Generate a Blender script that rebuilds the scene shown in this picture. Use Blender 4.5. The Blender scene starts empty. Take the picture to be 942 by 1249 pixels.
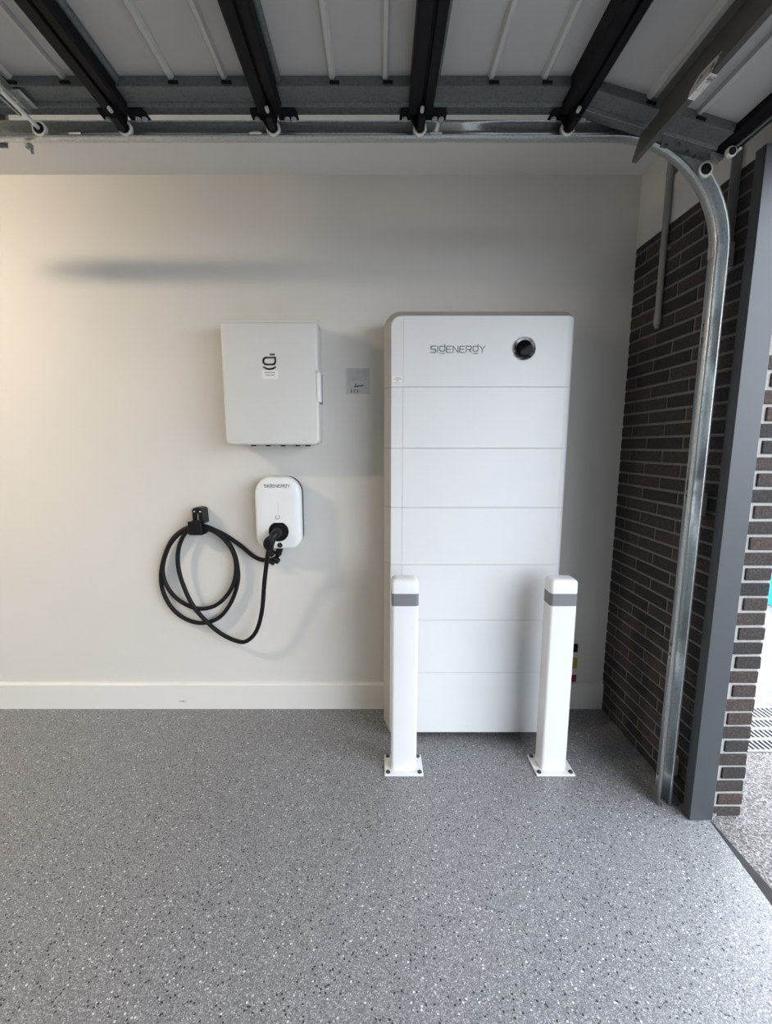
import bpy, math, random
from mathutils import Matrix, Vector

random.seed(7)
scene = bpy.context.scene
COL = scene.collection

# ------------------------------------------------------------------ camera
F_PX, CX, W_PX, H_PX = 544.0, 463.0, 942.0, 1249.0
TILT = math.atan(80.5 / 544.0)
cam_d = bpy.data.cameras.new('camera')
cam = bpy.data.objects.new('camera', cam_d)
COL.objects.link(cam)
cam_d.sensor_fit = 'VERTICAL'
cam_d.sensor_height = 24.0
cam_d.sensor_width = 24.0 * W_PX / H_PX
cam_d.lens = F_PX / H_PX * 24.0
cam_d.shift_x = (W_PX / 2 - CX) / H_PX
cam_d.clip_start = 0.02
cam.location = (0, 0, 1.38)
cam.rotation_euler = (math.pi / 2 - TILT, 0, 0)
scene.camera = cam

# ------------------------------------------------------------------ world, lights, exposure
world = bpy.data.worlds.new('world')
scene.world = world
world.use_nodes = True
bg = world.node_tree.nodes['Background']
bg.inputs['Color'].default_value = (0.84, 0.91, 1.0, 1)      # bright overcast sky
bg.inputs['Strength'].default_value = 4.6

portal = bpy.data.lights.new('opening_portal', 'AREA')
portal.shape = 'RECTANGLE'
portal.size, portal.size_y = 2.25, 4.7
portal.cycles.is_portal = True
po = bpy.data.objects.new('opening_portal', portal)
COL.objects.link(po)
po.location = (1.40, -0.9, 1.13)
po.rotation_euler = (0, math.radians(90), 0)

LAMP_STRENGTH = 190.0
LAMP_COLOR = (1.0, 0.82, 0.60)
vs = scene.view_settings
vs.view_transform = 'Standard'
vs.look = 'None'
vs.gamma = 1.0
vs.use_curve_mapping = False
vs.exposure = 0.68

# ------------------------------------------------------------------ materials
def new_mat(name):
    m = bpy.data.materials.new(name)
    m.use_nodes = True
    nt = m.node_tree
    return m, nt, nt.nodes['Principled BSDF']

def N(nt, t, **kw):
    n = nt.nodes.new(t)
    for k, v in kw.items():
        setattr(n, k, v)
    return n

def ramp(nt, fac, stops, interp='LINEAR'):
    r = N(nt, 'ShaderNodeValToRGB')
    r.color_ramp.interpolation = interp
    els = r.color_ramp.elements
    while len(els) < len(stops):
        els.new(0.5)
    for e, (p, c) in zip(els, stops):
        e.position = p
        e.color = (c[0], c[1], c[2], 1) if not isinstance(c, (int, float)) else (c, c, c, 1)
    nt.links.new(fac, r.inputs['Fac'])
    return r.outputs['Color']

def noise(nt, scale, detail=3.0, vec=None, rough=0.55):
    n = N(nt, 'ShaderNodeTexNoise')
    n.inputs['Scale'].default_value = scale
    n.inputs['Detail'].default_value = detail
    n.inputs['Roughness'].default_value = rough
    if vec is None:
        vec = N(nt, 'ShaderNodeTexCoord').outputs['Object']
    nt.links.new(vec, n.inputs['Vector'])
    return n.outputs['Fac']

def bump(nt, bsdf, h, strength, dist=0.002):
    b = N(nt, 'ShaderNodeBump')
    b.inputs['Strength'].default_value = strength
    b.inputs['Distance'].default_value = dist
    nt.links.new(h, b.inputs['Height'])
    nt.links.new(b.outputs['Normal'], bsdf.inputs['Normal'])

def plain(name, col, rough=0.5, metal=0.0, var=0.06, scale=14.0, bstr=0.0, bscale=300.0, coat=0.0, spec=0.5):
    """painted / moulded surface: base colour with a slight procedural mottling"""
    m, nt, b = new_mat(name)
    lo = [max(0.0, c * (1 - var)) for c in col]
    hi = [min(1.0, c * (1 + var)) for c in col]
    nt.links.new(ramp(nt, noise(nt, scale), [(0.3, lo), (0.7, hi)]), b.inputs['Base Color'])
    b.inputs['Roughness'].default_value = rough
    b.inputs['Metallic'].default_value = metal
    b.inputs['Coat Weight'].default_value = coat
    b.inputs['Specular IOR Level'].default_value = spec
    if bstr:
        bump(nt, b, noise(nt, bscale, 2), bstr)
    return m

M = {}
M['wall_paint'] = plain('wall_paint', (0.655, 0.64, 0.605), 0.75, var=0.02, scale=2.5, bstr=0.10, bscale=160)
M['ceiling_paint'] = plain('ceiling_paint', (0.78, 0.77, 0.75), 0.85, var=0.015, scale=2, bstr=0.05, bscale=160)
M['white_cover'] = plain('white_cover', (0.69, 0.70, 0.70), 0.38, var=0.012, scale=5)
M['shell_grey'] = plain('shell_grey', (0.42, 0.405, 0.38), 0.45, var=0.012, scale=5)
M['gateway_paint'] = plain('gateway_paint', (0.65, 0.65, 0.625), 0.42, var=0.012, scale=5)
M['charger_white'] = plain('charger_white', (0.78, 0.80, 0.80), 0.30, var=0.01, scale=5, coat=0.1)
M['bollard_white'] = plain('bollard_white', (0.72, 0.725, 0.735), 0.28, var=0.01, scale=6, coat=0.2)
M['band_grey'] = plain('band_grey', (0.17, 0.17, 0.18), 0.5, var=0.05)
M['black_plastic'] = plain('black_plastic', (0.006, 0.006, 0.007), 0.45, var=0.2, scale=40, spec=0.3)
M['black_rubber'] = plain('black_rubber', (0.007, 0.007, 0.008), 0.6, var=0.2, scale=60, spec=0.25)
M['black_steel'] = plain('black_steel', (0.006, 0.006, 0.007), 0.6, var=0.2, scale=30, spec=0.15)
M['dark_back'] = plain('dark_back', (0.045, 0.047, 0.055), 0.5, var=0.1)
M['print_grey'] = plain('print_grey', (0.27, 0.27, 0.265), 0.6)
M['print_dark'] = plain('print_dark', (0.055, 0.053, 0.045), 0.6)
M['sticker'] = plain('sticker', (0.80, 0.79, 0.77), 0.45, var=0.01)
M['card'] = plain('card', (0.50, 0.50, 0.50), 0.35, var=0.06, scale=40)
M['glass_black'] = plain('glass_black', (0.004, 0.004, 0.006), 0.12, var=0.1, spec=0.06)
M['chrome'] = plain('chrome', (0.42, 0.42, 0.43), 0.10, 1.0, var=0.05)
M['bolt'] = plain('bolt', (0.66, 0.66, 0.64), 0.38, 0.35, var=0.1, scale=80)
M['bolt_dark'] = plain('bolt_dark', (0.10, 0.10, 0.105), 0.4, 0.6, var=0.15, scale=80)
M['roller'] = plain('roller', (0.68, 0.66, 0.60), 0.45, var=0.05)
M['door_skin'] = plain('door_skin', (0.40, 0.395, 0.385), 0.55, var=0.03, scale=3, bstr=0.05, bscale=90)
M['door_rib'] = plain('door_rib', (0.44, 0.435, 0.42), 0.45, var=0.03)
M['strut_olive'] = plain('strut_olive', (0.095, 0.093, 0.085), 0.45, 0.3, var=0.08)
M['frame_grey'] = plain('frame_grey', (0.046, 0.052, 0.058), 0.45, var=0.04, scale=6)
M['conduit'] = plain('conduit', (0.26, 0.265, 0.26), 0.5, var=0.05)
M['angle_grey'] = plain('angle_grey', (0.22, 0.23, 0.22), 0.5, 0.2, var=0.08)
M['lamp_diffuser'] = plain('lamp_diffuser', (0.9, 0.88, 0.84), 0.4, var=0.01)
M['red'] = plain('red', (0.30, 0.012, 0.03), 0.5)
M['yellow'] = plain('yellow', (0.42, 0.36, 0.04), 0.5)
M['blue_plastic'] = plain('blue_plastic', (0.02, 0.42, 0.62), 0.4)
M['grate_steel'] = plain('grate_steel', (0.17, 0.17, 0.168), 0.6, 0.0, var=0.1)
M['zinc'] = plain('zinc', (0.42, 0.43, 0.43), 0.45, 0.2, var=0.1, scale=40)
M['seal'] = plain('seal', (0.014, 0.014, 0.016), 0.6, var=0.2)
M['mortar'] = plain('mortar', (0.155, 0.15, 0.142), 0.95, var=0.12, scale=60, bstr=0.5, bscale=300)
M['mortar_out'] = plain('mortar_out', (0.36, 0.35, 0.33), 0.95, var=0.10, scale=60, bstr=0.5, bscale=300)
M['gap_dark'] = plain('gap_dark', (0.02, 0.02, 0.02), 0.9, var=0.3)

def galvanised(name, base, rough, metal=0.85):
    m, nt, b = new_mat(name)
    v = N(nt, 'ShaderNodeTexVoronoi')
    v.inputs['Scale'].default_value = 230
    nt.links.new(N(nt, 'ShaderNodeTexCoord').outputs['Object'], v.inputs['Vector'])
    sep = N(nt, 'ShaderNodeSeparateColor')
    nt.links.new(v.outputs['Color'], sep.inputs['Color'])
    mx = N(nt, 'ShaderNodeMath', operation='ADD')
    nt.links.new(sep.outputs['Red'], mx.inputs[0])
    nt.links.new(noise(nt, 25, 4), mx.inputs[1])
    lo = [c * 0.80 for c in base]
    hi = [min(1, c * 1.12) for c in base]
    nt.links.new(ramp(nt, mx.outputs[0], [(0.35, lo), (1.0, hi)]), b.inputs['Base Color'])
    b.inputs['Metallic'].default_value = metal
    nt.links.new(ramp(nt, mx.outputs[0], [(0.3, rough + 0.1), (1.0, rough - 0.06)]), b.inputs['Roughness'])
    return m
M['galv'] = galvanised('galv', (0.44, 0.46, 0.46), 0.36)
M['galv_dull'] = galvanised('galv_dull', (0.12, 0.135, 0.135), 0.55, 0.4)

def brick_mat():
    m, nt, b = new_mat('brick')
    oi = N(nt, 'ShaderNodeObjectInfo')
    base = ramp(nt, oi.outputs['Random'], [(0.0, (0.017, 0.0165, 0.0175)), (0.35, (0.028, 0.023, 0.0215)),
                                           (0.7, (0.040, 0.029, 0.025)), (1.0, (0.050, 0.033, 0.027))])
    tc = N(nt, 'ShaderNodeTexCoord').outputs['Object']
    va = N(nt, 'ShaderNodeVectorMath', operation='ADD')
    cm = N(nt, 'ShaderNodeCombineXYZ')
    mu = N(nt, 'ShaderNodeMath', operation='MULTIPLY')
    mu.inputs[1].default_value = 9.0
    nt.links.new(oi.outputs['Random'], mu.inputs[0])
    nt.links.new(mu.outputs[0], cm.inputs['X'])
    nt.links.new(tc, va.inputs[0])
    nt.links.new(cm.outputs[0], va.inputs[1])
    n = noise(nt, 130, 5, va.outputs[0], 0.75)
    mix = N(nt, 'ShaderNodeMix', data_type='RGBA', blend_type='MULTIPLY')
    mix.inputs['Factor'].default_value = 0.9
    nt.links.new(base, mix.inputs['A'])
    nt.links.new(ramp(nt, n, [(0.30, 0.30), (0.52, 1.1), (0.72, 3.0)]), mix.inputs['B'])
    nt.links.new(mix.outputs['Result'], b.inputs['Base Color'])
    b.inputs['Roughness'].default_value = 0.9
    bump(nt, b, n, 0.7, 0.003)
    return m
M['brick'] = brick_mat()

def flake_floor():
    m, nt, b = new_mat('epoxy_flake')
    tc = N(nt, 'ShaderNodeTexCoord').outputs['Object']
    def cells(scale):
        v = N(nt, 'ShaderNodeTexVoronoi')
        v.inputs['Scale'].default_value = scale
        nt.links.new(tc, v.inputs['Vector'])
        s = N(nt, 'ShaderNodeSeparateColor')
        nt.links.new(v.outputs['Color'], s.inputs['Color'])
        return v, s
    v1, s1 = cells(420)
    base = ramp(nt, s1.outputs['Red'], [(0.0, (0.060, 0.061, 0.065)), (0.2, (0.140, 0.143, 0.150)), (0.7, (0.222, 0.226, 0.235)),
                                        (0.92, (0.29, 0.295, 0.303)), (1.0, (0.55, 0.55, 0.56))])
    v2, s2 = cells(135)
    shape = ramp(nt, v2.outputs['Distance'], [(0.36, 1.0), (0.40, 0.0)])
    def over(prev, mask_sock, lo, hi, col):
        r = ramp(nt, mask_sock, [(lo, 0.0), (hi, 1.0)], 'LINEAR')
        mu = N(nt, 'ShaderNodeMath', operation='MULTIPLY')
        nt.links.new(r, mu.inputs[0]); nt.links.new(shape, mu.inputs[1])
        mx = N(nt, 'ShaderNodeMix', data_type='RGBA')
        nt.links.new(mu.outputs[0], mx.inputs['Factor'])
        nt.links.new(prev, mx.inputs['A'])
        mx.inputs['B'].default_value = (*col, 1)
        return mx.outputs['Result']
    c = over(base, s2.outputs['Green'], 0.95, 0.955, (0.64, 0.64, 0.63))
    c = over(c, s2.outputs['Blue'], 0.95, 0.955, (0.012, 0.012, 0.013))
    nt.links.new(c, b.inputs['Base Color'])
    nt.links.new(ramp(nt, noise(nt, 60, 3, tc), [(0.3, 0.30), (0.7, 0.44)]), b.inputs['Roughness'])
    bump(nt, b, noise(nt, 260, 2, tc), 0.22, 0.001)
    return m
M['floor'] = flake_floor()

def aggregate(name, stops, scale):
    m, nt, b = new_mat(name)
    v = N(nt, 'ShaderNodeTexVoronoi')
    v.inputs['Scale'].default_value = scale
    tc = N(nt, 'ShaderNodeTexCoord').outputs['Object']
    nt.links.new(tc, v.inputs['Vector'])
    s = N(nt, 'ShaderNodeSeparateColor')
    nt.links.new(v.outputs['Color'], s.inputs['Color'])
    nt.links.new(ramp(nt, s.outputs['Red'], stops), b.inputs['Base Color'])
    b.inputs['Roughness'].default_value = 0.9
    bump(nt, b, v.outputs['Distance'], 0.6, 0.004)
    return m
M['aggregate'] = aggregate('aggregate', [(0.0, (0.05, 0.048, 0.046)), (0.4, (0.13, 0.123, 0.12)), (0.8, (0.20, 0.19, 0.185)), (1.0, (0.30, 0.29, 0.285))], 190)
M['pale_concrete'] = aggregate('pale_concrete', [(0.0, (0.13, 0.128, 0.124)), (0.5, (0.165, 0.163, 0.158)), (1.0, (0.20, 0.197, 0.192))], 60)

def baseboard_mat():
    m, nt, b = new_mat('baseboard_paint')
    tc = N(nt, 'ShaderNodeTexCoord').outputs['Object']
    # a scuff mark with its own shape, where something rubbed the paint
    mp = N(nt, 'ShaderNodeMapping')
    mp.vector_type = 'POINT'
    mp.inputs['Location'].default_value = (1.04 * 14, 0, -0.045 * 60)
    mp.inputs['Scale'].default_value = (14, 0, 60)
    nt.links.new(tc, mp.inputs['Vector'])
    ln = N(nt, 'ShaderNodeVectorMath', operation='LENGTH')
    nt.links.new(mp.outputs[0], ln.inputs[0])
    ad = N(nt, 'ShaderNodeMath', operation='ADD')
    nt.links.new(ln.outputs['Value'], ad.inputs[0])
    nt.links.new(noise(nt, 45, 3, tc), ad.inputs[1])
    nt.links.new(ramp(nt, ad.outputs[0], [(0.58, (0.14, 0.14, 0.13)), (0.90, (0.72, 0.71, 0.68))]), b.inputs['Base Color'])
    b.inputs['Roughness'].default_value = 0.45
    return m
M['baseboard'] = baseboard_mat()

def taped_label():
    m, nt, b = new_mat('taped_label')
    n = noise(nt, 55, 4)
    nt.links.new(ramp(nt, n, [(0.36, (0.16, 0.14, 0.12)), (0.46, (0.62, 0.60, 0.56)), (0.7, (0.74, 0.73, 0.70))]), b.inputs['Base Color'])
    b.inputs['Roughness'].default_value = 0.4
    return m
M['taped_label'] = taped_label()

# ------------------------------------------------------------------ geometry helpers
ORG = {}

class G:
    def __init__(s):
        s.v, s.f = [], []
    def add(s, vs_, fs_):
        o = len(s.v)
        s.v += [tuple(p) for p in vs_]
        s.f += [tuple(i + o for i in f) for f in fs_]
        return s
    def box(s, x0, x1, y0, y1, z0, z1):
        vs_ = [(x, y, z) for x in (x0, x1) for y in (y0, y1) for z in (z0, z1)]
        return s.add(vs_, [(0, 1, 3, 2), (4, 6, 7, 5), (0, 4, 5, 1), (2, 3, 7, 6), (0, 2, 6, 4), (1, 5, 7, 3)])
    def cyl(s, p0, p1, r0, r1=None, n=20):
        r1 = r0 if r1 is None else r1
        p0, p1 = Vector(p0), Vector(p1)
        d = (p1 - p0).normalized()
        a = d.orthogonal().normalized()
        b = d.cross(a)
        vs_ = []
        for p, r in ((p0, r0), (p1, r1)):
            for i in range(n):
                t = 2 * math.pi * i / n
                vs_.append(p + a * (r * math.cos(t)) + b * (r * math.sin(t)))
        fs_ = [(i, (i + 1) % n, n + (i + 1) % n, n + i) for i in range(n)]
        fs_ += [tuple(range(n - 1, -1, -1)), tuple(range(n, 2 * n))]
        return s.add(vs_, fs_)
    def ring_loft(s, rings, cap0=True, cap1=True):
        n = len(rings[0])
        vs_ = [p for r in rings for p in r]
        fs_ = []
        for k in range(len(rings) - 1):
            for i in range(n):
                j = (i + 1) % n
                fs_.append((k * n + i, k * n + j, (k + 1) * n + j, (k + 1) * n + i))
        if cap0:
            fs_.append(tuple(range(n - 1, -1, -1)))
        if cap1:
            fs_.append(tuple(range((len(rings) - 1) * n, len(rings) * n)))
        return s.add(vs_, fs_)
    def tube(s, pts, r, n=12):
        pts = [Vector(p) for p in pts]
        rings = []
        up = None
        for i, p in enumerate(pts):
            d = (pts[min(i + 1, len(pts) - 1)] - pts[max(i - 1, 0)]).normalized()
            if up is None:
                up = d.orthogonal().normalized()
            up = (up - d * up.dot(d)).normalized()
            b = d.cross(up)
            rr = r[i] if isinstance(r, (list, tuple)) else r
            rings.append([p + up * (rr * math.cos(2 * math.pi * k / n)) + b * (rr * math.sin(2 * math.pi * k / n)) for k in range(n)])
        return s.ring_loft(rings)
    def prism(s, poly, axis, a0, a1):
        """poly in the plane across `axis` (x: (y,z), y: (x,z), z: (x,y))"""
        def P(u, v, a):
            return {'x': (a, u, v), 'y': (u, a, v), 'z': (u, v, a)}[axis]
        n = len(poly)
        vs_ = [P(u, v, a0) for u, v in poly] + [P(u, v, a1) for u, v in poly]
        fs_ = [tuple(range(n)), tuple(range(2 * n - 1, n - 1, -1))] + [(i, n + i, n + (i + 1) % n, (i + 1) % n) for i in range(n)]
        return s.add(vs_, fs_)
    def stroke(s, pts, w, y0, y1, closed=False):
        """flat printed line in the XZ plane, with a hair of thickness"""
        seq = list(zip(pts, pts[1:] + pts[:1])) if closed else list(zip(pts, pts[1:]))
        for (x0, z0), (x1, z1) in seq:
            L = math.hypot(x1 - x0, z1 - z0)
            if L < 1e-9:
                continue
            ux, uz = (x1 - x0) / L, (z1 - z0) / L
            e = w * 0.45
            x0e, z0e, x1e, z1e = x0 - ux * e, z0 - uz * e, x1 + ux * e, z1 + uz * e
            px, pz = -uz * w / 2, ux * w / 2
            s.prism([(x0e + px, z0e + pz), (x0e - px, z0e - pz), (x1e - px, z1e - pz), (x1e + px, z1e + pz)], 'y', y0, y1)
        return s

def link(name, me, parent):
    o = bpy.data.objects.new(name, me)
    COL.objects.link(o)
    if parent is not None:
        o.parent = parent
    return o

def mk(name, g, mat, parent=None, smooth=True, bev=0.0, seg=2, angle=35, local=False):
    off = Vector((0, 0, 0)) if local or parent is None else ORG.get(parent.name, Vector((0, 0, 0)))
    me = bpy.data.meshes.new(name)
    me.from_pydata([tuple(Vector(v) - off) for v in g.v], [], g.f)
    import bmesh
    bm = bmesh.new()
    bm.from_mesh(me)
    bmesh.ops.recalc_face_normals(bm, faces=bm.faces)
    bm.to_mesh(me)
    bm.free()
    me.materials.append(M[mat])
    if smooth:
        for p in me.polygons:
            p.use_smooth = True
        me.set_sharp_from_angle(angle=math.radians(angle))
    me.update()
    o = link(name, me, parent)
    ORG[o.name] = off.copy()
    if bev:
        b = o.modifiers.new('bevel', 'BEVEL')
        b.width = bev
        b.segments = seg
        b.limit_method = 'ANGLE'
    return o

def thing(name, label, cat, loc, group=None):
    o = bpy.data.objects.new(name, None)
    COL.objects.link(o)
    o.location = loc
    o.empty_display_size = 0.05
    o['label'] = label
    o['category'] = cat
    if group:
        o['group'] = group
    ORG[o.name] = Vector(loc)
    return o

def tag(o, label, cat, group=None):
    o['label'] = label
    o['category'] = cat
    if group:
        o['group'] = group
    return o

def struct(o):
    o['kind'] = 'structure'
    return o

def rrect(x0, x1, z0, z1, r, n=6):
    """rounded rectangle, radii (bl, br, tr, tl)"""
    pts = []
    for (cx, cz, a0, rr) in ((x0 + r[0], z0 + r[0], 180, r[0]), (x1 - r[1], z0 + r[1], 270, r[1]),
                             (x1 - r[2], z1 - r[2], 0, r[2]), (x0 + r[3], z1 - r[3], 90, r[3])):
        for k in range(n + 1):
            t = math.radians(a0 + 90 * k / n)
            pts.append((cx + rr * math.cos(t), cz + rr * math.sin(t)))
    return pts

GLYPH = {
    'S': (0.95, [[(1, 1), (.15, 1), (0, .88), (0, .64), (.15, .52), (.85, .52), (1, .40), (1, .12), (.85, 0), (0, 0)]]),
    'I': (0.12, [[(.5, 0), (.5, 1)]]),
    'G': (1.0, [[(.15, 1), (0, .85), (0, .36), (.15, .22), (.85, .22), (1, .36), (1, 1), (.15, 1)], [(1, 1), (1, 1.28)], [(.05, -.16), (.95, -.16)]]),
    'E': (0.95, [[(1, 1), (.15, 1), (0, .85), (0, .15), (.15, 0), (1, 0)], [(0, .5), (.9, .5)]]),
    'N': (1.0, [[(0, 0), (0, 1), (1, 0), (1, 1)]]),
    'R': (1.0, [[(0, 0), (0, 1), (.85, 1), (1, .88), (1, .58), (.85, .46), (.3, .46)], [(.55, .46), (1, 0)]]),
    'Y': (1.0, [[(0, 1), (.5, .55), (1, 1)], [(.5, .55), (.5, 0)]]),
}
def wordmark(x0, x1, z0, h, w, y0, y1):
    word = 'SIGENERGY'
    gap = 0.36
    tot = sum(GLYPH[c][0] for c in word) + gap * (len(word) - 1)
    k = (x1 - x0) / tot
    g = G()
    x = x0
    for c in word:
        wd, strokes = GLYPH[c]
        for s in strokes:
            g.stroke([(x + (px if c != 'I' else .5) * wd * k, z0 + pz * h) for px, pz in s], w, y0, y1)
        x += (wd + gap) * k
    return g

# ------------------------------------------------------------------ the room
WY = 2.203          # face of the back wall
RX = 1.18           # face of the brick nib
CZ = 2.585          # ceiling
BT = 2.273          # top of the brickwork / head of the opening

g = G()
edge = [(-4.6, -3.9), (1.185, -3.9), (1.191, 1.163), (1.230, 1.478), (1.30, 1.52), (1.30, 2.35), (-4.6, 2.35)]
g.prism(edge, 'z', -0.12, 0.0)
struct(mk('floor', g, 'floor', smooth=False))
struct(mk('wall_back', G().box(-4.6, 1.60, WY, WY + 0.14, 0, CZ), 'wall_paint', smooth=False))
struct(mk('wall_left', G().box(-4.7, -4.6, -3.9, 2.35, 0, CZ), 'wall_paint', smooth=False))
struct(mk('wall_front', G().box(-4.7, 1.40, -4.0, -3.9, 0, CZ), 'wall_paint', smooth=False))
struct(mk('ceiling', G().box(-4.7, 1.40, -4.0, WY + 0.14, CZ, CZ + 0.12), 'ceiling_paint', smooth=False))
g = G().box(RX, 1.37, -3.9, WY, BT, CZ).box(RX, 1.37, -3.9, -3.25, 0, BT)
struct(mk('wall_right_plaster', g, 'wall_paint', smooth=False))
struct(mk('baseboard_back', G().prism([(WY, 0.0), (WY - 0.016, 0.0), (WY - 0.016, 0.134), (WY - 0.010, 0.142), (WY, 0.145)], 'x', -4.6, RX), 'baseboard', smooth=False))

# brick nib: mortar core, every brick its own piece
nib = struct(mk('wall_right', G().box(RX + 0.004, 1.371, 1.524, WY, 0, BT), 'mortar', smooth=False))
CH, MO = 0.055, 0.0105
def brick_mesh(name, dx, dy, dz, seed):
    rnd = random.Random(seed)
    b = 0.0022
    pts = []
    for sx in (-1, 1):
        for sy in (-1, 1):
            for sz in (-1, 1):
                pts.append((sx * dx / 2, sy * dy / 2, sz * dz / 2))
    gg = G().box(-dx / 2, dx / 2, -dy / 2, dy / 2, -dz / 2, dz / 2)
    gg.v = [(x + rnd.uniform(-.0007, .0007), y + rnd.uniform(-.001, .001), z + rnd.uniform(-.001, .001)) for x, y, z in gg.v]
    me = bpy.data.meshes.new(name)
    me.from_pydata(gg.v, [], gg.f)
    me.materials.append(M['brick'])
    import bmesh
    bm = bmesh.new(); bm.from_mesh(me)
    bmesh.ops.bevel(bm, geom=list(bm.edges), offset=b, segments=1, affect='EDGES')
    bmesh.ops.recalc_face_normals(bm, faces=bm.faces)
    bm.to_mesh(me); bm.free()
    return me
cache = {}
def put_brick(parent, dx, dy, dz, loc, i):
    k = (round(dx, 3), round(dy, 3), round(dz, 3), i % 3)
    if k not in cache:
        cache[k] = brick_mesh('brick', *k[:3], seed=hash(k) % 1000)
    o = link('brick', cache[k], parent)
    o.location = loc
    return o
lines = [-0.012 + CH * k for k in range(0, 43)]        # mortar bed centres
cnt = 0
for k in range(len(lines) - 1):
    z0, z1 = max(lines[k] + MO / 2, 0.001), min(lines[k + 1] - MO / 2, BT - 0.002)
    if z1 - z0 < 0.012:
        continue
    # perpends: even rows at 2.12 - 0.24 i, odd rows at 2.0 - 0.24 i
    off = 2.120 if k % 2 == 0 else 1.998
    cuts = [off + 0.24 - 0.24 * i for i in range(0, 6)]
    for a, b in zip(cuts, cuts[1:]):
        y1, y0 = min(a - MO / 2, WY), max(b + MO / 2, 1.526)
        if y1 - y0 < 0.02:
            continue
        put_brick(nib, 0.016, y1 - y0, z1 - z0, (RX + 0.008, (y0 + y1) / 2, (z0 + z1) / 2), cnt)
        cnt += 1
# outer leaf end, facing the opening
outer = struct(mk('wall_right_pier', G().box(1.2405, 1.372, 1.516, 1.524, -0.02, BT), 'mortar_out', smooth=False))
plines = [-0.027 + CH * k for k in range(0, 43)]
for k in range(len(plines) - 1):
    z0, z1 = max(plines[k] + MO / 2, -0.012), min(plines[k + 1] - MO / 2, BT - 0.002)
    if z1 - z0 < 0.012:
        continue
    x0 = 1.2415 if k % 2 == 0 else 1.285 + random.uniform(-.004, .004)
    x1 = 1.374 + random.uniform(-.003, .003)
    put_brick(outer, x1 - x0, 0.012, z1 - z0, ((x0 + x1) / 2, 1.516, (z0 + z1) / 2), cnt)
    cnt += 1

# outside
struct(mk('driveway', G().box(1.16, 30, -30, 1.865, -0.14, -0.012), 'aggregate', smooth=False))
struct(mk('driveway_pale', G().box(1.372, 30, 2.225, 40, -0.14, -0.010), 'pale_concrete', smooth=False))
struct(mk('trim_1', G().box(1.18, 1.245, -3.9, 1.50, -0.05, -0.0105), 'gap_dark', smooth=False))

# ------------------------------------------------------------------ drain grate in the driveway
dg = thing('drain_grate', 'grey metal drain grate set across the driveway outside the brick pier', 'drain grate', (2.1, 2.045, -0.012))
mk('channel', G().box(1.372, 3.2, 1.865, 2.225, -0.14, -0.06), 'gap_dark', dg, smooth=False)
g = G().box(1.372, 3.2, 1.865, 1.880, -0.06, -0.008).box(1.372, 3.2, 2.210, 2.225, -0.06, -0.008)
mk('frame', g, 'grate_steel', dg, smooth=False)
for y in (1.955, 2.035, 2.115):
    mk('cross_bar', G().box(1.372, 3.2, y - 0.011, y + 0.011, -0.045, -0.008), 'grate_steel', dg, smooth=False)
g = G()
x = 1.38
while x < 3.19:
    g.box(x, x + 0.011, 1.880, 2.210, -0.045, -0.009)
    x += 0.024
o = mk('slat', g, 'grate_steel', dg, smooth=False)
o['kind'] = 'stuff'

tub = thing('plastic_tub', 'bright blue plastic tub outside on pale concrete at the right picture edge', 'tub', (3.60, 3.75, -0.010))
rings = []
for r, z in ((0.16, 0.0), (0.17, 0.01), (0.205, 0.42), (0.225, 0.425), (0.225, 0.45), (0.20, 0.45), (0.16, 0.03)):
    rings.append([(3.60 + r * math.cos(2 * math.pi * i / 28), 3.75 + r * math.sin(2 * math.pi * i / 28), -0.010 + z) for i in range(28)])
mk('body', G().ring_loft(rings), 'blue_plastic', tub)
mk('handle', G().tube([(3.60 + 0.235 * math.cos(a), 3.75 - 0.10 + 0.0 * a, 0.40 - 0.10 * math.sin(a)) for a in [math.pi * i / 10 for i in range(11)]], 0.006), 'bolt', tub)

# ------------------------------------------------------------------ steel door post
post = thing('steel_post', 'blue-grey painted steel post covering the end of the brick wall', 'post', (1.1975, 1.495, 0))
mk('front_face', G().box(1.155, 1.240, 1.475, 1.481, 0.001, BT), 'frame_grey', post, bev=0.0015)
mk('side_face', G().box(1.155, 1.161, 1.4812, 1.515, 0.001, BT), 'frame_grey', post, bev=0.001)
mk('return_face', G().box(1.234, 1.240, 1.4812, 1.508, 0.001, BT), 'frame_grey', post, bev=0.001)

# ------------------------------------------------------------------ garage door track
def track_path():
    R, x_v, z_h = 0.36, 1.1025, 2.354
    pts = []          # (x, z, tangent angle) with the outward normal
    slots = []
    def hx(x): return (x, z_h, 0.0, 1.0)
    xs = sorted(set([-1.90, x_v - R] + [v for a in (-0.992, -0.415, 0.162, -0.700, 0.42) for v in (a, a + 0.038)] + [-1.2 + 0.2 * i for i in range(10)]))
    P = [hx(x) for x in xs]
    sl = [(a, a + 0.038) for a in (-0.992, -0.415, 0.162)]
    skip = set()
    for i in range(len(xs) - 1):
        for a, b in sl:
            if xs[i] >= a - 1e-6 and xs[i + 1] <= b + 1e-6:
                skip.add(i)
    for k in range(1, 15):
        t = math.pi / 2 * k / 15
        P.append((x_v - R + R * math.sin(t), z_h - R + R * math.cos(t), math.sin(t), math.cos(t)))
    vs_ = [(1.791, 1.760), (1.747, 1.707), (1.263, 1.225), (1.213, 1.198), (0.660, 0.634), (0.620, 0.598), (0.125, 0.098)]
    zs = sorted(set([z_h - R, 0.003] + [v for a in vs_ for v in a] + [0.3, 0.45, 0.8, 1.0, 1.4, 1.55, 1.9]), reverse=True)
    base = len(P)
    for z in zs:
        P.append((x_v, z, 1.0, 0.0))
    for i in range(len(zs) - 1):
        for a, b in vs_:
            if zs[i] <= a + 1e-6 and zs[i + 1] >= b - 1e-6:
                skip.add(base + i)
    return P, skip
P, SKIP = track_path()
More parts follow.
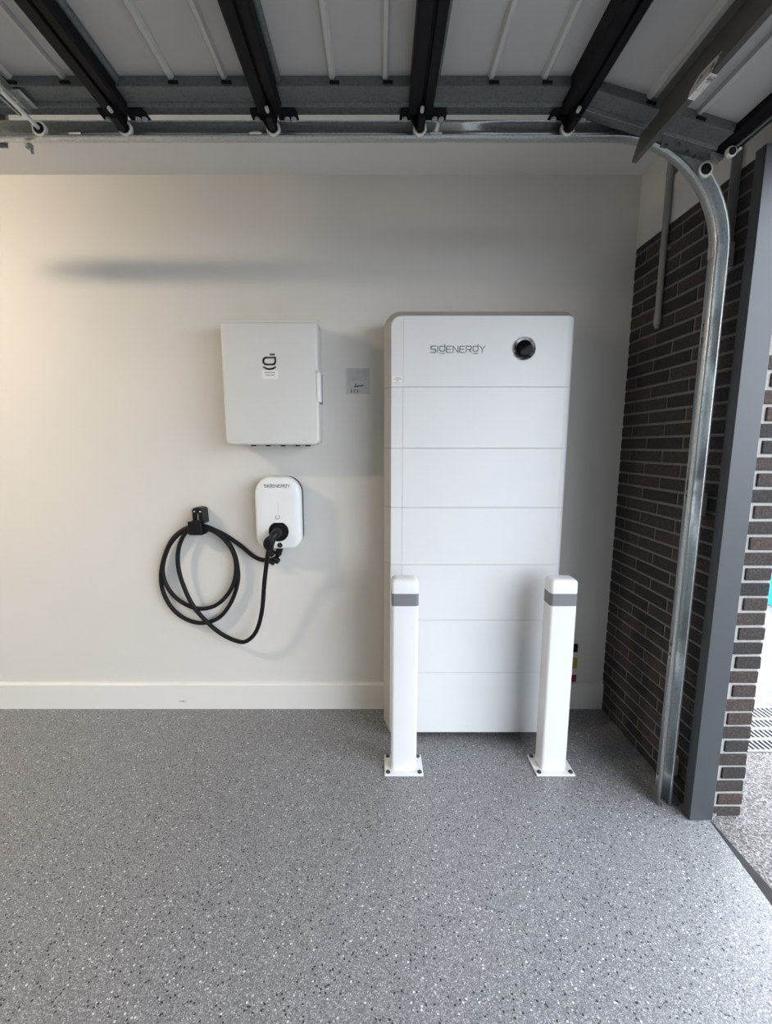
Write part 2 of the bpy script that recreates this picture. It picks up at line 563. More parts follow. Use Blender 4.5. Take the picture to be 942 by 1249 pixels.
prof = [(-0.0170, 1.5450), (-0.0195, 1.5425), (-0.0215, 1.546), (-0.0215, 1.553), (-0.0212, 1.5575), (-0.0195, 1.5695), (-0.0160, 1.5780), (-0.0100, 1.5840),
        (0.0000, 1.5860), (0.0080, 1.5858), (0.0145, 1.5825), (0.0175, 1.5770), (0.0200, 1.5670), (0.0205, 1.5520), (0.0205, 1.5450), (0.0225, 1.5425)]
g = G()
vs_ = [(x + nx * nn, y, z + nz * nn) for (x, z, nx, nz) in P for (n, y) in prof for nn in [n + (0.004 * nx if n == 0.0225 else 0)]]   # the fixing flange widens down the upright
fs_ = []
np_ = len(prof)
for k in range(len(P) - 1):
    for i in range(np_ - 1):
        if k in SKIP and i in ((9,) if P[k][3] > 0.5 else (4, 7)):
            continue
        fs_.append((k * np_ + i, k * np_ + i + 1, (k + 1) * np_ + i + 1, (k + 1) * np_ + i))
g.add(vs_, fs_)
tr = thing('door_track', 'galvanised steel garage door track curving down the brick wall to the floor', 'door track', (1.10, 1.57, 0))
rail = mk('rail', g, 'galv', tr, angle=50)
sm = rail.modifiers.new('solid', 'SOLIDIFY')
sm.thickness = 0.002
sm.offset = 1.0
for z in (2.010, 1.170, 0.130):
    br = mk('bracket', G().box(1.118, RX - 0.0005, 1.592, 1.596, z - 0.04, z + 0.04).box(RX - 0.004, RX - 0.0005, 1.596, 1.640, z - 0.04, z + 0.04), 'zinc', tr, bev=0.001)
    mk('bolt', G().cyl((RX - 0.0005, 1.62, z), (RX - 0.011, 1.62, z), 0.008, n=6), 'bolt', br)
for dz in (-0.014, 0.014):
    for dx in (-0.008, 0.010):
        mk('rivet', G().cyl((1.1025 + dx, 1.5855, 2.030 + dz), (1.1025 + dx, 1.580, 2.030 + dz), 0.004, n=10), 'bolt', tr)
mk('joint_plate', G().box(1.0765, 1.0808, 1.548, 1.572, 1.985, 2.065), 'galv', tr, bev=0.001)
hs = mk('hanger', G().box(-1.225, -1.197, 1.592, 1.596, 2.33, CZ).box(-1.225, -1.221, 1.560, 1.592, 2.385, CZ), 'angle_grey', tr, bev=0.001)
mk('hanger_plate', G().box(-1.26, -1.19, 1.5965, 1.602, 2.362, 2.43), 'bolt', tr, bev=0.001)
bl = mk('screw', G().cyl((-1.108, 1.565, 2.324), (-1.108, 1.565, 2.312), 0.011, n=6).cyl((-1.104, 1.565, 2.312), (-1.100, 1.565, 2.298), 0.005, n=8), 'angle_grey', tr)

# galvanised angle carrying the head of the track, fixed to the right wall
an = thing('steel_angle', 'dull grey steel angle running up the right wall behind the track bend', 'steel angle', (RX - 0.02, 1.62, 2.0))
mk('wall_leg', G().box(RX - 0.0045, RX - 0.0005, 1.600, 1.640, 2.052, CZ - 0.001), 'angle_grey', an, bev=0.001)
mk('outer_leg', G().box(RX - 0.034, RX - 0.005, 1.600, 1.604, 2.052, CZ - 0.001), 'angle_grey', an, bev=0.001)

# electrical conduit on the nib
cd = thing('conduit', 'thin grey conduit clipped vertically to the dark brick wall', 'conduit', (RX - 0.015, 1.966, 1.87))
pipe = mk('pipe', G().cyl((RX - 0.015, 1.966, 1.905), (RX - 0.015, 1.966, CZ), 0.0125), 'conduit', cd)
mk('coupling', G().cyl((RX - 0.015, 1.966, 1.880), (RX - 0.015, 1.966, 1.925), 0.0145).cyl((RX - 0.015, 1.966, 1.868), (RX - 0.015, 1.966, 1.8795), 0.010), 'conduit', cd)
for z in (2.18, 2.46):
    s = mk('saddle', G().box(RX - 0.0025, RX - 0.0002, 1.938, 1.994, z - 0.009, z + 0.009).cyl((RX - 0.015, 1.966, z - 0.009), (RX - 0.015, 1.966, z + 0.009), 0.0145), 'conduit', cd)
    for y in (1.943, 1.989):
        mk('screw', G().cyl((RX - 0.0025, y, z), (RX - 0.006, y, z), 0.0045, n=8), 'bolt_dark', s)

# ------------------------------------------------------------------ overhead sectional garage door
door = thing('garage_door', 'grey sectional garage door raised flat overhead with black cross rails', 'garage door', (0, 1.5, 2.40))
JX = [-1.245, -0.785, -0.326, 0.128, 0.586]
PZ = 2.400
Y_END, Y_BACK = 1.534, -3.20
ANG = math.radians(15.1)
def section(i, x0, L, ang):
    me_g = G().box(0.004, L - 0.004, Y_BACK, 1.530, 0.022, 0.055)
    s = mk('panel', me_g, 'door_skin', door, smooth=False, local=True)
    s.location = (x0 - 0.0, -1.5, PZ - 2.40)
    s.rotation_euler = (0, ang, 0)
    ORG[s.name] = Vector((0, 0, 0))
    for rx in (0.19, 0.342):
        prof_r = [(rx - 0.011, 0.0215), (rx - 0.005, 0.012), (rx + 0.005, 0.012), (rx + 0.011, 0.0215)]
        mk('rib', G().prism(prof_r, 'y', Y_BACK, 1.447), 'door_rib', s, local=True)
    mk('end_stile', G().box(0.006, L - 0.006, 1.436, 1.497, -0.006, 0.0215).box(0.006, L - 0.006, 1.4972, Y_END, -0.014, 0.0215), 'galv_dull', s, smooth=False, local=True, bev=0.001)
    mk('stile_lip', G().box(0.006, L - 0.006, 1.4950, 1.4970, -0.0175, -0.0062), 'galv', s, smooth=False, local=True)
    for rx in (0.19, 0.342):
        mk('clip', G().box(rx - 0.006, rx + 0.022, 1.430, 1.4358, 0.0, 0.006), 'black_steel', s, local=True)
    return s
secs = []
for i, x0 in enumerate(JX):
    L = (JX[i + 1] - x0) if i < 4 else 0.462
    secs.append(section(i, x0, L, ANG if i == 4 else 0.0))

# black cross rails at the section joints, with hinge and roller at the end
def hinge(xj, ang):
    h = mk('hinge', G().prism([(-0.062, 1.498), (-0.066, 1.515), (-0.066, 1.555), (-0.055, 1.566), (-0.020, 1.566), (0.006, 1.548), (0.006, 1.498)], 'z', -0.0225, -0.0185)
           .prism([(0.016, 1.498), (0.016, 1.550), (0.030, 1.566), (0.066, 1.566), (0.077, 1.555), (0.077, 1.515), (0.072, 1.498)], 'z', -0.0225, -0.0185)
           .prism([(-0.040, -0.0225), (-0.014, -0.064), (0.008, -0.064), (0.016, -0.0225)], 'y', 1.520, 1.526)
           .prism([(-0.014, -0.0225), (-0.010, -0.064), (0.008, -0.064), (0.012, -0.0225)], 'y', 1.470, 1.5198), 'black_steel', door, local=True, bev=0.0008)
    h.location = (xj, -1.5, 0)
    for bx in (-0.050, 0.042, 0.062):
        mk('bolt', G().cyl((bx, 1.536, -0.0225), (bx, 1.536, -0.028), 0.0085, n=8), 'bolt', h, local=True)
    mk('stem', G().cyl((-0.003, 1.455, -0.047), (-0.003, 1.536, -0.047), 0.0055, n=10), 'bolt', h, local=True)
    n = 28
    rings = []
    for (r, y) in ((0.014, 1.538), (0.018, 1.536), (0.0215, 1.539), (0.0215, 1.549), (0.018, 1.552), (0.014, 1.551)):
        rings.append([(-0.003 + r * math.cos(2 * math.pi * i / n), y, -0.047 + r * math.sin(2 * math.pi * i / n)) for i in range(n)])
    mk('roller_tyre', G().ring_loft(rings + [rings[0]], False, False), 'roller', h, local=True)
    mk('roller_hub', G().cyl((-0.003, 1.537, -0.047), (-0.003, 1.551, -0.047), 0.0138), 'black_steel', h, local=True)
    return h
for i, xj in enumerate(JX[1:]):
    rl = mk('cross_rail', G().prism([(-0.040, 0.0215), (-0.040, -0.026), (-0.034, -0.032), (-0.006, -0.032), (-0.004, -0.022), (0.004, -0.022), (0.006, -0.032),
                                     (0.026, -0.032), (0.032, -0.026), (0.032, 0.0215)], 'y', Y_BACK, 1.506), 'black_steel', door, local=True)
    rl.location = (xj, -1.5, 0)
    mk('edge_trim', G().prism([(0.0325, 0.021), (0.0325, 0.004), (0.038, 0.004), (0.044, 0.010), (0.044, 0.021)], 'y', Y_BACK, 1.435), 'galv_dull', rl, local=True)
    hinge(xj, 0)

# lowest section hangs on the bend: bottom rail, strut, bottom bracket
bot = secs[4]
def on_bottom(name, g, mat, **kw):
    o = mk(name, g, mat, door, local=True, **kw)
    o.location = bot.location
    o.rotation_euler = bot.rotation_euler
    return o
st = on_bottom('strut', G().box(0.206, 0.228, Y_BACK, 1.430, 0.0085, 0.0115).box(0.226, 0.230, Y_BACK, 1.520, -0.098, -0.018)
               .box(0.226, 0.230, Y_BACK, 1.430, -0.018, 0.0085).box(0.230, 0.240, Y_BACK, 1.520, -0.098, -0.094).box(0.2385, 0.2405, Y_BACK, 1.520, -0.094, -0.086), 'strut_olive', smooth=False)
mk('paper_tag', G().prism([(1.262, -0.099), (1.262, -0.082), (1.238, -0.062), (1.165, -0.070), (1.185, -0.099)], 'x', 0.2235, 0.2258).box(0.2235, 0.241, 1.185, 1.262, -0.1015, -0.0992), 'taped_label', st, local=True, smooth=False)
on_bottom('bottom_rail', G().box(0.462, 0.500, Y_BACK, 1.540, -0.004, 0.055), 'black_steel', smooth=False)
on_bottom('rail_lip', G().box(0.494, 0.498, Y_BACK, 1.530, -0.012, -0.0042), 'galv', smooth=False)
on_bottom('weather_seal', G().prism([(0.5005, 0.008), (0.5005, 0.050), (0.520, 0.055), (0.535, 0.030), (0.520, 0.006)], 'y', Y_BACK, 1.535), 'seal')
bb = on_bottom('bottom_bracket', G().prism([(0.290, 1.500), (0.305, 1.546), (0.455, 1.546), (0.470, 1.530), (0.440, 1.500)], 'z', -0.0185, -0.0145)
               .prism([(0.440, -0.0186), (0.452, -0.046), (0.476, -0.046), (0.488, -0.0186)], 'y', 1.500, 1.504), 'galv_dull', bev=0.001, smooth=False)
for (bx, by) in ((0.315, 1.527), (0.385, 1.527), (0.415, 1.538), (0.345, 1.510)):
    mk('bolt', G().cyl((bx, by, -0.0185), (bx, by, -0.0225), 0.0055, n=8), 'bolt_dark', bb, local=True)
def wheel(cx, cz, y, r, parent):
    n = 28
    rings = [[(cx + q * math.cos(2 * math.pi * i / n), yy, cz + q * math.sin(2 * math.pi * i / n)) for i in range(n)]
             for q, yy in ((r * .72, y - .006), (r * .88, y - .007), (r, y - .005), (r, y + .005), (r * .88, y + .007), (r * .72, y + .006))]
    mk('roller_tyre', G().ring_loft(rings + [rings[0]], False, False), 'roller', parent, local=True)
    mk('roller_hub', G().cyl((cx, y - .008, cz), (cx, y + .008, cz), r * .715), 'black_steel', parent, local=True)
wheel(0.466, -0.040, 1.548, 0.0225, bb)
wheel(0.490, -0.022, 1.480, 0.015, bb)
mk('cable_pin', G().cyl((0.509, 1.470, -0.012), (0.509, 1.520, -0.012), 0.0045, n=10), 'bolt', bb, local=True)

# top bracket with the first roller, at the left
tb = mk('top_bracket', G().box(-0.030, 0.004, 1.395, 1.505, -0.010, -0.006).box(-0.030, -0.026, 1.395, 1.505, -0.038, -0.010)
        .box(0.000, 0.004, 1.395, 1.505, -0.030, -0.010), 'galv', door, local=True, bev=0.0008)
tb.location = (-1.053, -1.5, 0)
mk('stem', G().cyl((-0.002, 1.40, -0.040), (-0.002, 1.540, -0.047), 0.006, n=10), 'bolt', tb, local=True)
mk('slide_plate', G().box(-0.024, 0.030, 1.43, 1.50, -0.020, -0.016), 'galv', tb, local=True, bev=0.0008)
for by in (1.42, 1.46):
    mk('bolt', G().cyl((-0.012, by, -0.020), (-0.012, by, -0.028), 0.007, n=8), 'bolt', tb, local=True)
wheel(-0.002, -0.047, 1.545, 0.0215, tb)

# ------------------------------------------------------------------ battery tower
FY = 1.944
bt = thing('battery_tower', 'tall white stacked home battery tower behind two white bollards', 'battery', (0.431, 2.07, 0))
ZS = [0.035, 0.338, 0.594, 0.853, 1.112, 1.370, 1.627, 1.913]
XL, XR = 0.049, 0.813
def module(k):
    z0, z1 = ZS[k] + (0.0007 if k else 0), ZS[k + 1] - (0.0007 if k < 6 else 0)
    top, bottom = (k == 6), (k == 0)
    e = 0.0006
    rf = (e, e, 0.010 if top else e, 0.040 if top else e)
    rb = (0.030 if bottom else e, 0.02 if bottom else e, 0.045 if top else e, 0.068 if top else e)
    zt = 1.9465 if top else z1
    zb = z0 + (0.004 if bottom else 0)
    def ring(x0, x1, za, zc, r, yl, yr):
        out = []
        for x, z in rrect(x0, x1, za, zc, r):
            t = (x - x0) / (x1 - x0)
            out.append((x, yl + (yr - yl) * (1 if t > 0.5 else 0), z))
        return out
    rings = [ring(0.099, 0.787, z0, z1, (e, e, e, e), FY, FY),
             ring(XL + 0.003, 0.804, z0, z1, rf, FY + 0.0015, FY + 0.004),
             ring(XL, XR, z0, z1, rf, FY + 0.004, FY + 0.013),
             ring(0.022, 0.831, zb, zt, rb, FY + 0.060, FY + 0.060),
             ring(0.022, 0.831, zb, zt, rb, 2.188, 2.188)]
    m = mk('inverter_module' if top else ('base_module' if bottom else 'battery_module'), G().ring_loft(rings[:3], True, False), 'white_cover', bt, angle=25)
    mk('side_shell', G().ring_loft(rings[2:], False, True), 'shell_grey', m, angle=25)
    mk('front_panel', G().box(0.1005, 0.7855, FY - 0.0014, FY + 0.0005, z0 + 0.0002, z1 - (0.0015 if top else 0.0002)), 'white_cover', m, smooth=False, bev=0.0006)
    return m
mods = [module(k) for k in range(7)]
for x in (0.12, 0.74):
    for y in (2.02, 2.14):
        mk('foot', G().cyl((x, y, 0.001), (x, y, 0.0385), 0.022), 'black_rubber', bt)
tm = mods[6]
mk('wordmark', wordmark(0.215, 0.440, 1.767, 0.025, 0.0042, FY - 0.0020, FY - 0.0014), 'print_grey', tm, smooth=False)
n = 48
def yring(cx, cz, r, y, n=48):
    return [(cx + r * math.cos(2 * math.pi * i / n), y, cz + r * math.sin(2 * math.pi * i / n)) for i in range(n)]
cxx, czz = 0.605, 1.782
mk('dial_ring', G().ring_loft([yring(cxx, czz, 0.0470, FY - 0.0013), yring(cxx, czz, 0.0470, FY - 0.007), yring(cxx, czz, 0.0445, FY - 0.010),
                               yring(cxx, czz, 0.0345, FY - 0.006), yring(cxx, czz, 0.0345, FY - 0.0013)], False, False), 'chrome', tm)
mk('dial', G().ring_loft([yring(cxx, czz, 0.0343, FY - 0.0014), yring(cxx, czz, 0.0343, FY - 0.0065), yring(cxx, czz, 0.028, FY - 0.0080),
                          yring(cxx, czz, 0.010, FY - 0.0086)], True, True), 'glass_black', tm)
dl = mk('data_sticker', G().box(0.0535, 0.0975, FY - 0.0008, FY + 0.0012, 1.632, 1.672), 'sticker', tm, smooth=False)
def print_lines(rows, mat, parent, y0, y1, seed=1):
    """tiny print too small to read: broken dashes"""
    r = random.Random(seed)
    gg = G()
    for (xa, xb, z, h) in rows:
        x = xa
        while x < xb - 0.001:
            w = min(r.uniform(0.0018, 0.0042), xb - x)
            gg.box(x, x + w, y0, y1, z - h / 2, z + h / 2)
            x += w + 0.0011
    return mk('print', gg, mat, parent, smooth=False)
print_lines([(0.064, 0.089, 1.6645, 0.0026), (0.060, 0.093, 1.6590, 0.0026), (0.069, 0.083, 1.6535, 0.0026),
             (0.060, 0.090, 1.6450, 0.0014), (0.060, 0.090, 1.6395, 0.0014)], 'print_grey', dl, FY - 0.0012, FY - 0.0008, 3)

# ------------------------------------------------------------------ bollards
def bollard(cx, label):
    b = thing('bollard', label, 'bollard', (cx, 1.76, 0), 'white bollards guarding the battery')
    fy, by, hw = 1.726, 1.808, 0.0545
    def sect(z, ins=0.0, r=0.013):
        return [(x, y, z) for x, y in rrect(cx - hw + ins, cx + hw - ins, fy + ins, by - ins, (r,) * 4, 5)]
    mk('post', G().ring_loft([sect(0.0085), sect(0.740)]), 'bollard_white', b, angle=25)
    mk('reflective_band', G().ring_loft([sect(0.7402, -0.0006), sect(0.7915, -0.0006)]), 'band_grey', b, angle=25)
    mk('cap', G().ring_loft([sect(0.7917, -0.0004), sect(0.834, -0.0004), sect(0.843, 0.003), sect(0.8485, 0.010, 0.010), sect(0.8505, 0.020, 0.008)]), 'bollard_white', b, angle=40)
    x0, x1, y0, y1 = cx - 0.082, cx + 0.082, 1.698, 1.824
    pl = mk('base_plate', G().box(x0, x1, y0, y1, 0.0005, 0.0085), 'bollard_white', b, bev=0.0012)
    for x in (x0 + 0.015, x1 - 0.015):
        for y in (y0 + 0.016, y1 - 0.012):
            mk('anchor_bolt', G().cyl((x, y, 0.0085), (x, y, 0.0105), 0.0095, n=20).cyl((x, y, 0.0105), (x, y, 0.0165), 0.0065, n=6), 'bolt_dark', pl)
    return b
bollard(0.104, 'left white square bollard with dark grey band in front of the battery')
bollard(0.7455, 'right white square bollard with dark grey band, nearer the brick wall')

# ------------------------------------------------------------------ gateway cabinet
gw = thing('gateway_cabinet', 'flat white gateway cabinet with a dark logo hung above the charger', 'cabinet', (-0.483, WY, 1.384))
GX0, GX1, GZ0, GZ1, GY = -0.696, -0.272, 1.385, 1.915, 2.040
rt, rb_ = 0.010, 0.026
def gring(ins, y, zt=0.0):
    return [(x, y, z) for x, z in rrect(GX0 + ins, GX1 - ins, GZ0 + ins, GZ1 - ins + zt, (max(rb_ - ins, .002), max(rb_ - ins, .002), max(rt - ins, .002), max(rt - ins, .002)))]
mk('body', G().ring_loft([gring(0.004, 2.0805), gring(0.004, WY - 0.0005)]), 'gateway_paint', gw, angle=30)
dr = mk('front_door', G().ring_loft([gring(0.010, GY), gring(0.004, GY + 0.0015), gring(0.001, GY + 0.005), gring(0.0, GY + 0.010), gring(0.0, 2.080)]), 'gateway_paint', gw, angle=40)
mk('top_ledge', G().box(GX0 + 0.006, GX1 - 0.004, 2.060, WY - 0.001, GZ1 - 0.0038, GZ1 + 0.016), 'gateway_paint', gw, bev=0.003)
lt = mk('latch', G().box(GX1 + 0.0002, GX1 + 0.010, 2.052, 2.088, 1.576, 1.702).box(GX1 - 0.006, GX1 + 0.009, 2.0365, 2.052, 1.574, 1.704), 'charger_white', gw, bev=0.003)
mk('latch_pivot', G().cyl((GX1 + 0.001, 2.050, 1.705), (GX1 + 0.001, 2.034, 1.705), 0.007), 'bolt', lt)
mk('latch_gasket', G().box(GX1 + 0.0003, GX1 + 0.012, 2.089, 2.097, 1.568, 1.70), 'band_grey', lt)
for x in (-0.60, -0.53, -0.46, -0.39, -0.34):
    mk('cable_gland', G().cyl((x, 2.15, GZ0 + 0.0035), (x, 2.15, GZ0 - 0.006), 0.012, n=14), 'black_plastic', gw)
# emblem: short bar, a rounded D and an arc
g = G()
ya, yb = GY - 0.0008, GY - 0.0001
g.stroke([(-0.478, 1.7775), (-0.464, 1.7775)], 0.0080, ya, yb)
Dp = [(-0.459, 1.7645), (-0.500, 1.7645), (-0.508, 1.760), (-0.5115, 1.752), (-0.510, 1.743), (-0.504, 1.737), (-0.496, 1.7355), (-0.472, 1.7355),
      (-0.463, 1.738), (-0.459, 1.746)]
g.stroke(Dp, 0.0080, ya, yb, closed=True)
g.stroke([(-0.5095, 1.7235), (-0.498, 1.7175), (-0.485, 1.7155), (-0.472, 1.7175), (-0.460, 1.7235)], 0.0080, ya, yb)
mk('emblem', g, 'print_dark', dr, smooth=False)
sk = mk('sticker', G().box(-0.519, -0.448, GY - 0.0006, GY - 0.0001, 1.674, 1.711), 'sticker', dr, smooth=False)
print_lines([(-0.508, -0.460, 1.7015, 0.0050), (-0.504, -0.463, 1.6905, 0.0050)], 'print_grey', sk, GY - 0.0010, GY - 0.0006, 5)

# ------------------------------------------------------------------ notice card on the wall
nc = thing('notice_card', 'small square grey notice card stuck to the wall beside the gateway cabinet', 'card', (-0.103, WY, 1.687))
cd_ = mk('sheet', G().box(-0.160, -0.047, WY - 0.0016, WY - 0.0001, 1.627, 1.747), 'card', nc, smooth=False)
print_lines([(-0.150, -0.060, 1.735 - 0.0085 * i, 0.0022) for i in range(6)], 'print_grey', cd_, WY - 0.0020, WY - 0.0016, 9)
g = G()
g.stroke([(-0.118, 1.661), (-0.108, 1.662), (-0.098, 1.665), (-0.078, 1.667)], 0.006, WY - 0.0021, WY - 0.0016)
g.stroke([(-0.118, 1.661), (-0.114, 1.672), (-0.110, 1.676)], 0.004, WY - 0.0021, WY - 0.0016)
for x in (-0.134, -0.119, -0.105):
    g.stroke([(x, 1.634), (x, 1.648)], 0.004, WY - 0.0021, WY - 0.0016)
mk('drawing', g, 'print_dark', cd_, smooth=False)

# ------------------------------------------------------------------ EV charger
ev = thing('ev_charger', 'white rounded wall charger with black socket below the gateway cabinet', 'charger', (-0.477, WY, 0.89))
EX0, EX1, EZ0, EZ1, EY = -0.592, -0.374, 0.888, 1.240, 2.090
def ering(ins, y, arch=0.020, rr=0.064):
    xm, hw = (EX0 + EX1) / 2, (EX1 - EX0) / 2
    out = []
    for x, z in rrect(EX0 + ins, EX1 - ins, EZ0 + ins * 1.0 + 0.006, EZ1 - ins - arch, (max(rr * .85 - ins * .6, .01),) * 2 + (max(rr - ins * .6, .01),) * 2, 8):
        t = 1 - ((x - xm) / hw) ** 2
        zm = (EZ0 + EZ1) / 2
        z += arch * t if z > zm else -0.006 * t
        out.append((x, y, z))
    return out
mk('back_box', G().ring_loft([ering(0.004, 2.1455), ering(0.004, WY - 0.0005)]), 'dark_back', ev, angle=30)
cv = mk('cover', G().ring_loft([ering(0.040, EY), ering(0.014, EY + 0.0015), ering(0.006, EY + 0.005), ering(0.002, EY + 0.011), ering(0.0, EY + 0.022), ering(0.001, 2.145)]), 'charger_white', ev, angle=50)
mk('wordmark', wordmark(-0.541, -0.421, 1.188, 0.0125, 0.0026, EY - 0.0007, EY - 0.0001), 'print_grey', cv, smooth=False)
ic = [(-0.4835 + 0.010 * math.cos(a), 1.046 + 0.009 * math.sin(a)) for a in [math.radians(120 + 300 * i / 14) for i in range(15)]]
mk('status_icon', G().stroke(ic, 0.0028, EY - 0.0007, EY - 0.0001), 'print_grey', cv, smooth=False)
mk('status_strip', G().box(-0.4815, -0.4785, EY - 0.0004, EY - 0.00005, 1.065, 1.115), 'gateway_paint', cv, smooth=False)
sx, sz, sr = -0.480, 0.9765, 0.0475
def flat_circle(r, y):
    return [(sx + r * math.cos(a), y, sz + min(r * math.sin(a), r * 0.90)) for a in [2 * math.pi * i / 40 for i in range(40)]]
so = mk('socket', G().ring_loft([flat_circle(sr, EY + 0.0005), flat_circle(sr, EY - 0.004), flat_circle(sr - 0.004, EY - 0.005), flat_circle(sr - 0.008, EY - 0.002),
                                 flat_circle(sr - 0.009, EY - 0.0005)], True, True), 'black_plastic', ev, angle=40)
mk('socket_face', G().cyl((sx, EY - 0.0006, sz), (sx, EY - 0.004, sz), 0.030), 'black_rubber', so)
bt_ = mk('lock', G().cyl((-0.4765, EY - 0.0001, 0.9105), (-0.4765, EY - 0.004, 0.9105), 0.0122), 'black_plastic', ev)
mk('lock_core', G().cyl((-0.4765, EY - 0.004, 0.9105), (-0.4765, EY - 0.0052, 0.9105), 0.005), 'bolt_dark', bt_)

# ------------------------------------------------------------------ charging cable with plug
CAB = [(-0.501, 2.165, 0.854), (-0.523, 2.185, 0.821), (-0.57, 2.184, 0.811), (-0.627, 2.183, 0.829), (-0.691, 2.183, 0.884), (-0.756, 2.182, 0.933), (-0.811, 2.181, 0.963), (-0.867, 2.18, 0.98), (-0.909, 2.179, 0.985), (-0.966, 2.178, 0.973), (-1.032, 2.177, 0.919), (-1.081, 2.176, 0.821), (-1.102, 2.176, 0.722), (-1.093, 2.175, 0.642), (-1.054, 2.174, 0.562), (-0.989, 2.173, 0.506), (-0.907, 2.172, 0.485), (-0.822, 2.171, 0.512), (-0.76, 2.17, 0.583), (-0.721, 2.17, 0.674), (-0.709, 2.169, 0.754), (-0.724, 2.168, 0.853), (-0.768, 2.167, 0.931), (-0.829, 2.166, 0.977), (-0.894, 2.165, 0.992), (-0.97, 2.164, 0.965), (-1.041, 2.163, 0.893), (-1.082, 2.163, 0.786), (-1.073, 2.162, 0.697), (-1.025, 2.161, 0.622), (-0.95, 2.16, 0.575), (-0.883, 2.159, 0.567), (-0.813, 2.158, 0.593), (-0.752, 2.157, 0.658), (-0.719, 2.157, 0.738), (-0.716, 2.156, 0.827), (-0.748, 2.155, 0.904), (-0.811, 2.154, 0.964), (-0.885, 2.153, 0.982), (-0.946, 2.152, 0.965), (-0.986, 2.151, 0.896), (-1.0, 2.151, 0.808), (-0.985, 2.15, 0.71), (-0.94, 2.149, 0.591), (-0.872, 2.148, 0.501), (-0.798, 2.147, 0.435), (-0.722, 2.146, 0.399), (-0.667, 2.128, 0.409), (-0.612, 2.111, 0.471), (-0.576, 2.093, 0.582), (-0.555, 2.075, 0.724), (-0.535, 2.057, 0.833), (-0.519, 2.039, 0.898)]
def spline(pts, k=5):
    out = []
    P_ = [Vector(p) for p in pts]
    for i in range(len(P_) - 1):
        p0, p1, p2, p3 = P_[max(i - 1, 0)], P_[i], P_[i + 1], P_[min(i + 2, len(P_) - 1)]
        for j in range(k):
            t = j / k
            out.append(0.5 * ((2 * p1) + (p2 - p0) * t + (2 * p0 - 5 * p1 + 4 * p2 - p3) * t * t + (3 * p1 - p0 - 3 * p2 + p3) * t ** 3))
    out.append(P_[-1])
    return out
cb = thing('charging_cable', 'black charging cable looped over the wall hook and plugged into the charger', 'cable', (-0.9, 2.17, 0.39))
mk('cord', G().tube(spline(CAB), 0.0105, 12), 'black_rubber', cb, angle=80)
pp = spline([(-0.519, 2.039, 0.896), (-0.515, 2.036, 0.912), (-0.508, 2.030, 0.935), (-0.499, 2.028, 0.955), (-0.489, 2.036, 0.970), (-0.4815, 2.060, 0.9765), (-0.480, 2.0865, 0.977)], 4)
rr_ = []
for i in range(len(pp)):
    t = i / (len(pp) - 1)
    rr_.append(0.0115 + 0.0075 * min(1, t / 0.12) + (0.002 if 0.12 < t < 0.5 else 0) + max(0, t - 0.6) * 0.02)
mk('plug_handle', G().tube(pp, rr_, 16), 'black_plastic', cb, angle=80)
mk('grip', G().tube(spline([(-0.524, 2.034, 0.905), (-0.527, 2.026, 0.925), (-0.519, 2.016, 0.948), (-0.505, 2.012, 0.965)], 4), [0.008 + 0.006 * math.sin(math.pi * i / 12) for i in range(13)], 12), 'black_plastic', cb, angle=80)
mk('cable_gland', G().cyl((-0.490, 2.163, 0.886), (-0.506, 2.168, 0.846), 0.015, 0.017, 10), 'black_plastic', cb)
for j, (x, z) in enumerate(((-0.538, 0.853), (-0.512, 0.815), (-0.535, 0.806))):
    mk('strain_relief', G().cyl((x - 0.012, 2.165, z + 0.010), (x + 0.012, 2.160, z - 0.006), 0.021 - 0.003 * j, 0.017 - 0.002 * j, 8), 'black_plastic', cb, bev=0.003)

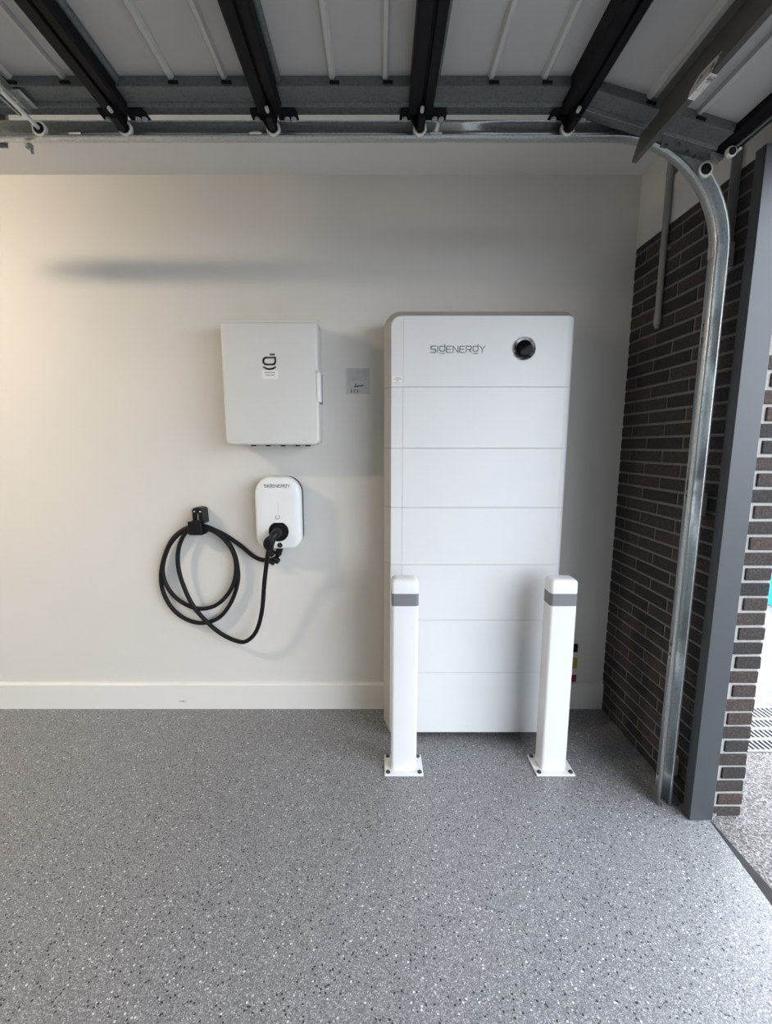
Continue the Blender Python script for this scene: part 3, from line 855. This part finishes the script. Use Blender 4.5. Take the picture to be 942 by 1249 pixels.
# ------------------------------------------------------------------ cable hook
hk = thing('cable_hook', 'black plastic wall hook carrying the looped charging cable', 'hook', (-0.88, WY, 0.97))
hb = mk('holster', G().prism([(-0.908, 1.075), (-0.902, 1.082), (-0.882, 1.085), (-0.862, 1.082), (-0.855, 1.075), (-0.852, 1.006), (-0.908, 1.006)], 'y', 2.135, WY - 0.0003), 'black_plastic', hk, bev=0.003)
mk('hook_arm', G().box(-0.926, -0.862, 2.118, 2.131, 0.957, 1.019).box(-0.926, -0.862, 2.1312, WY - 0.0003, 0.950, 0.960).box(-0.908, -0.862, 2.118, 2.1348, 1.0192, 1.024), 'black_plastic', hk, bev=0.002)
mk('slot', G().box(-0.8815, -0.8775, 2.1335, 2.1349, 1.018, 1.055), 'conduit', hb)
for x in (-0.896, -0.868):
    mk('screw', G().cyl((x, 2.1349, 1.066), (x, 2.1325, 1.066), 0.0042, n=10), 'bolt', hb)

# ------------------------------------------------------------------ coloured labels beyond the right bollard
for (z0, z1, x1, mat, lab) in ((0.314, 0.359, 1.036, 'black_plastic', 'small black tag low on the wall right of the bollard, topmost of three'),
                               (0.223, 0.282, 1.038, 'yellow', 'small yellow tag low on the wall between the black and red tags'),
                               (0.148, 0.186, 1.038, 'red', 'small dark red tag just above the baseboard right of the bollard')):
    t = thing('cable_tag', lab, 'tag', (x1 - 0.02, WY, z0), 'coloured tags beyond the right bollard')
    mk('plate', G().box(x1 - 0.042, x1, WY - 0.006, WY - 0.0002, z0, z1), mat, t, bev=0.0015)
    mk('clip', G().cyl((x1 - 0.021, WY - 0.006, (z0 + z1) / 2), (x1 - 0.021, WY - 0.009, (z0 + z1) / 2), 0.004, n=10), mat, t)

# ------------------------------------------------------------------ warm ceiling batten lamp, left of the picture
lx0, lx1, ly = -2.62, -2.20, 0.85
lp = thing('ceiling_lamp', 'long warm batten lamp on the ceiling left of the raised garage door', 'lamp', ((lx0 + lx1) / 2, ly, CZ))
mk('base', G().box(lx0 - 0.02, lx1 + 0.02, ly - 0.052, ly + 0.052, CZ - 0.025, CZ - 0.0005), 'charger_white', lp, bev=0.003)
m, nt, b = new_mat('lamp_glow')
b.inputs['Base Color'].default_value = (0.9, 0.88, 0.82, 1)
b.inputs['Emission Color'].default_value = (*LAMP_COLOR, 1)
b.inputs['Emission Strength'].default_value = LAMP_STRENGTH
M['lamp_glow'] = m
arc = [(ly + 0.048 * math.cos(math.pi + math.pi * i / 8), CZ - 0.0255 + 0.048 * math.sin(math.pi + math.pi * i / 8)) for i in range(9)]
mk('diffuser', G().prism(arc, 'x', lx0, lx1), 'lamp_glow', lp)
for x0, x1 in ((lx0 - 0.02, lx0 - 0.0005), (lx1 + 0.0005, lx1 + 0.02)):
    mk('end_cap', G().box(x0, x1, ly - 0.052, ly + 0.052, CZ - 0.078, CZ - 0.0255), 'charger_white', lp, bev=0.003)
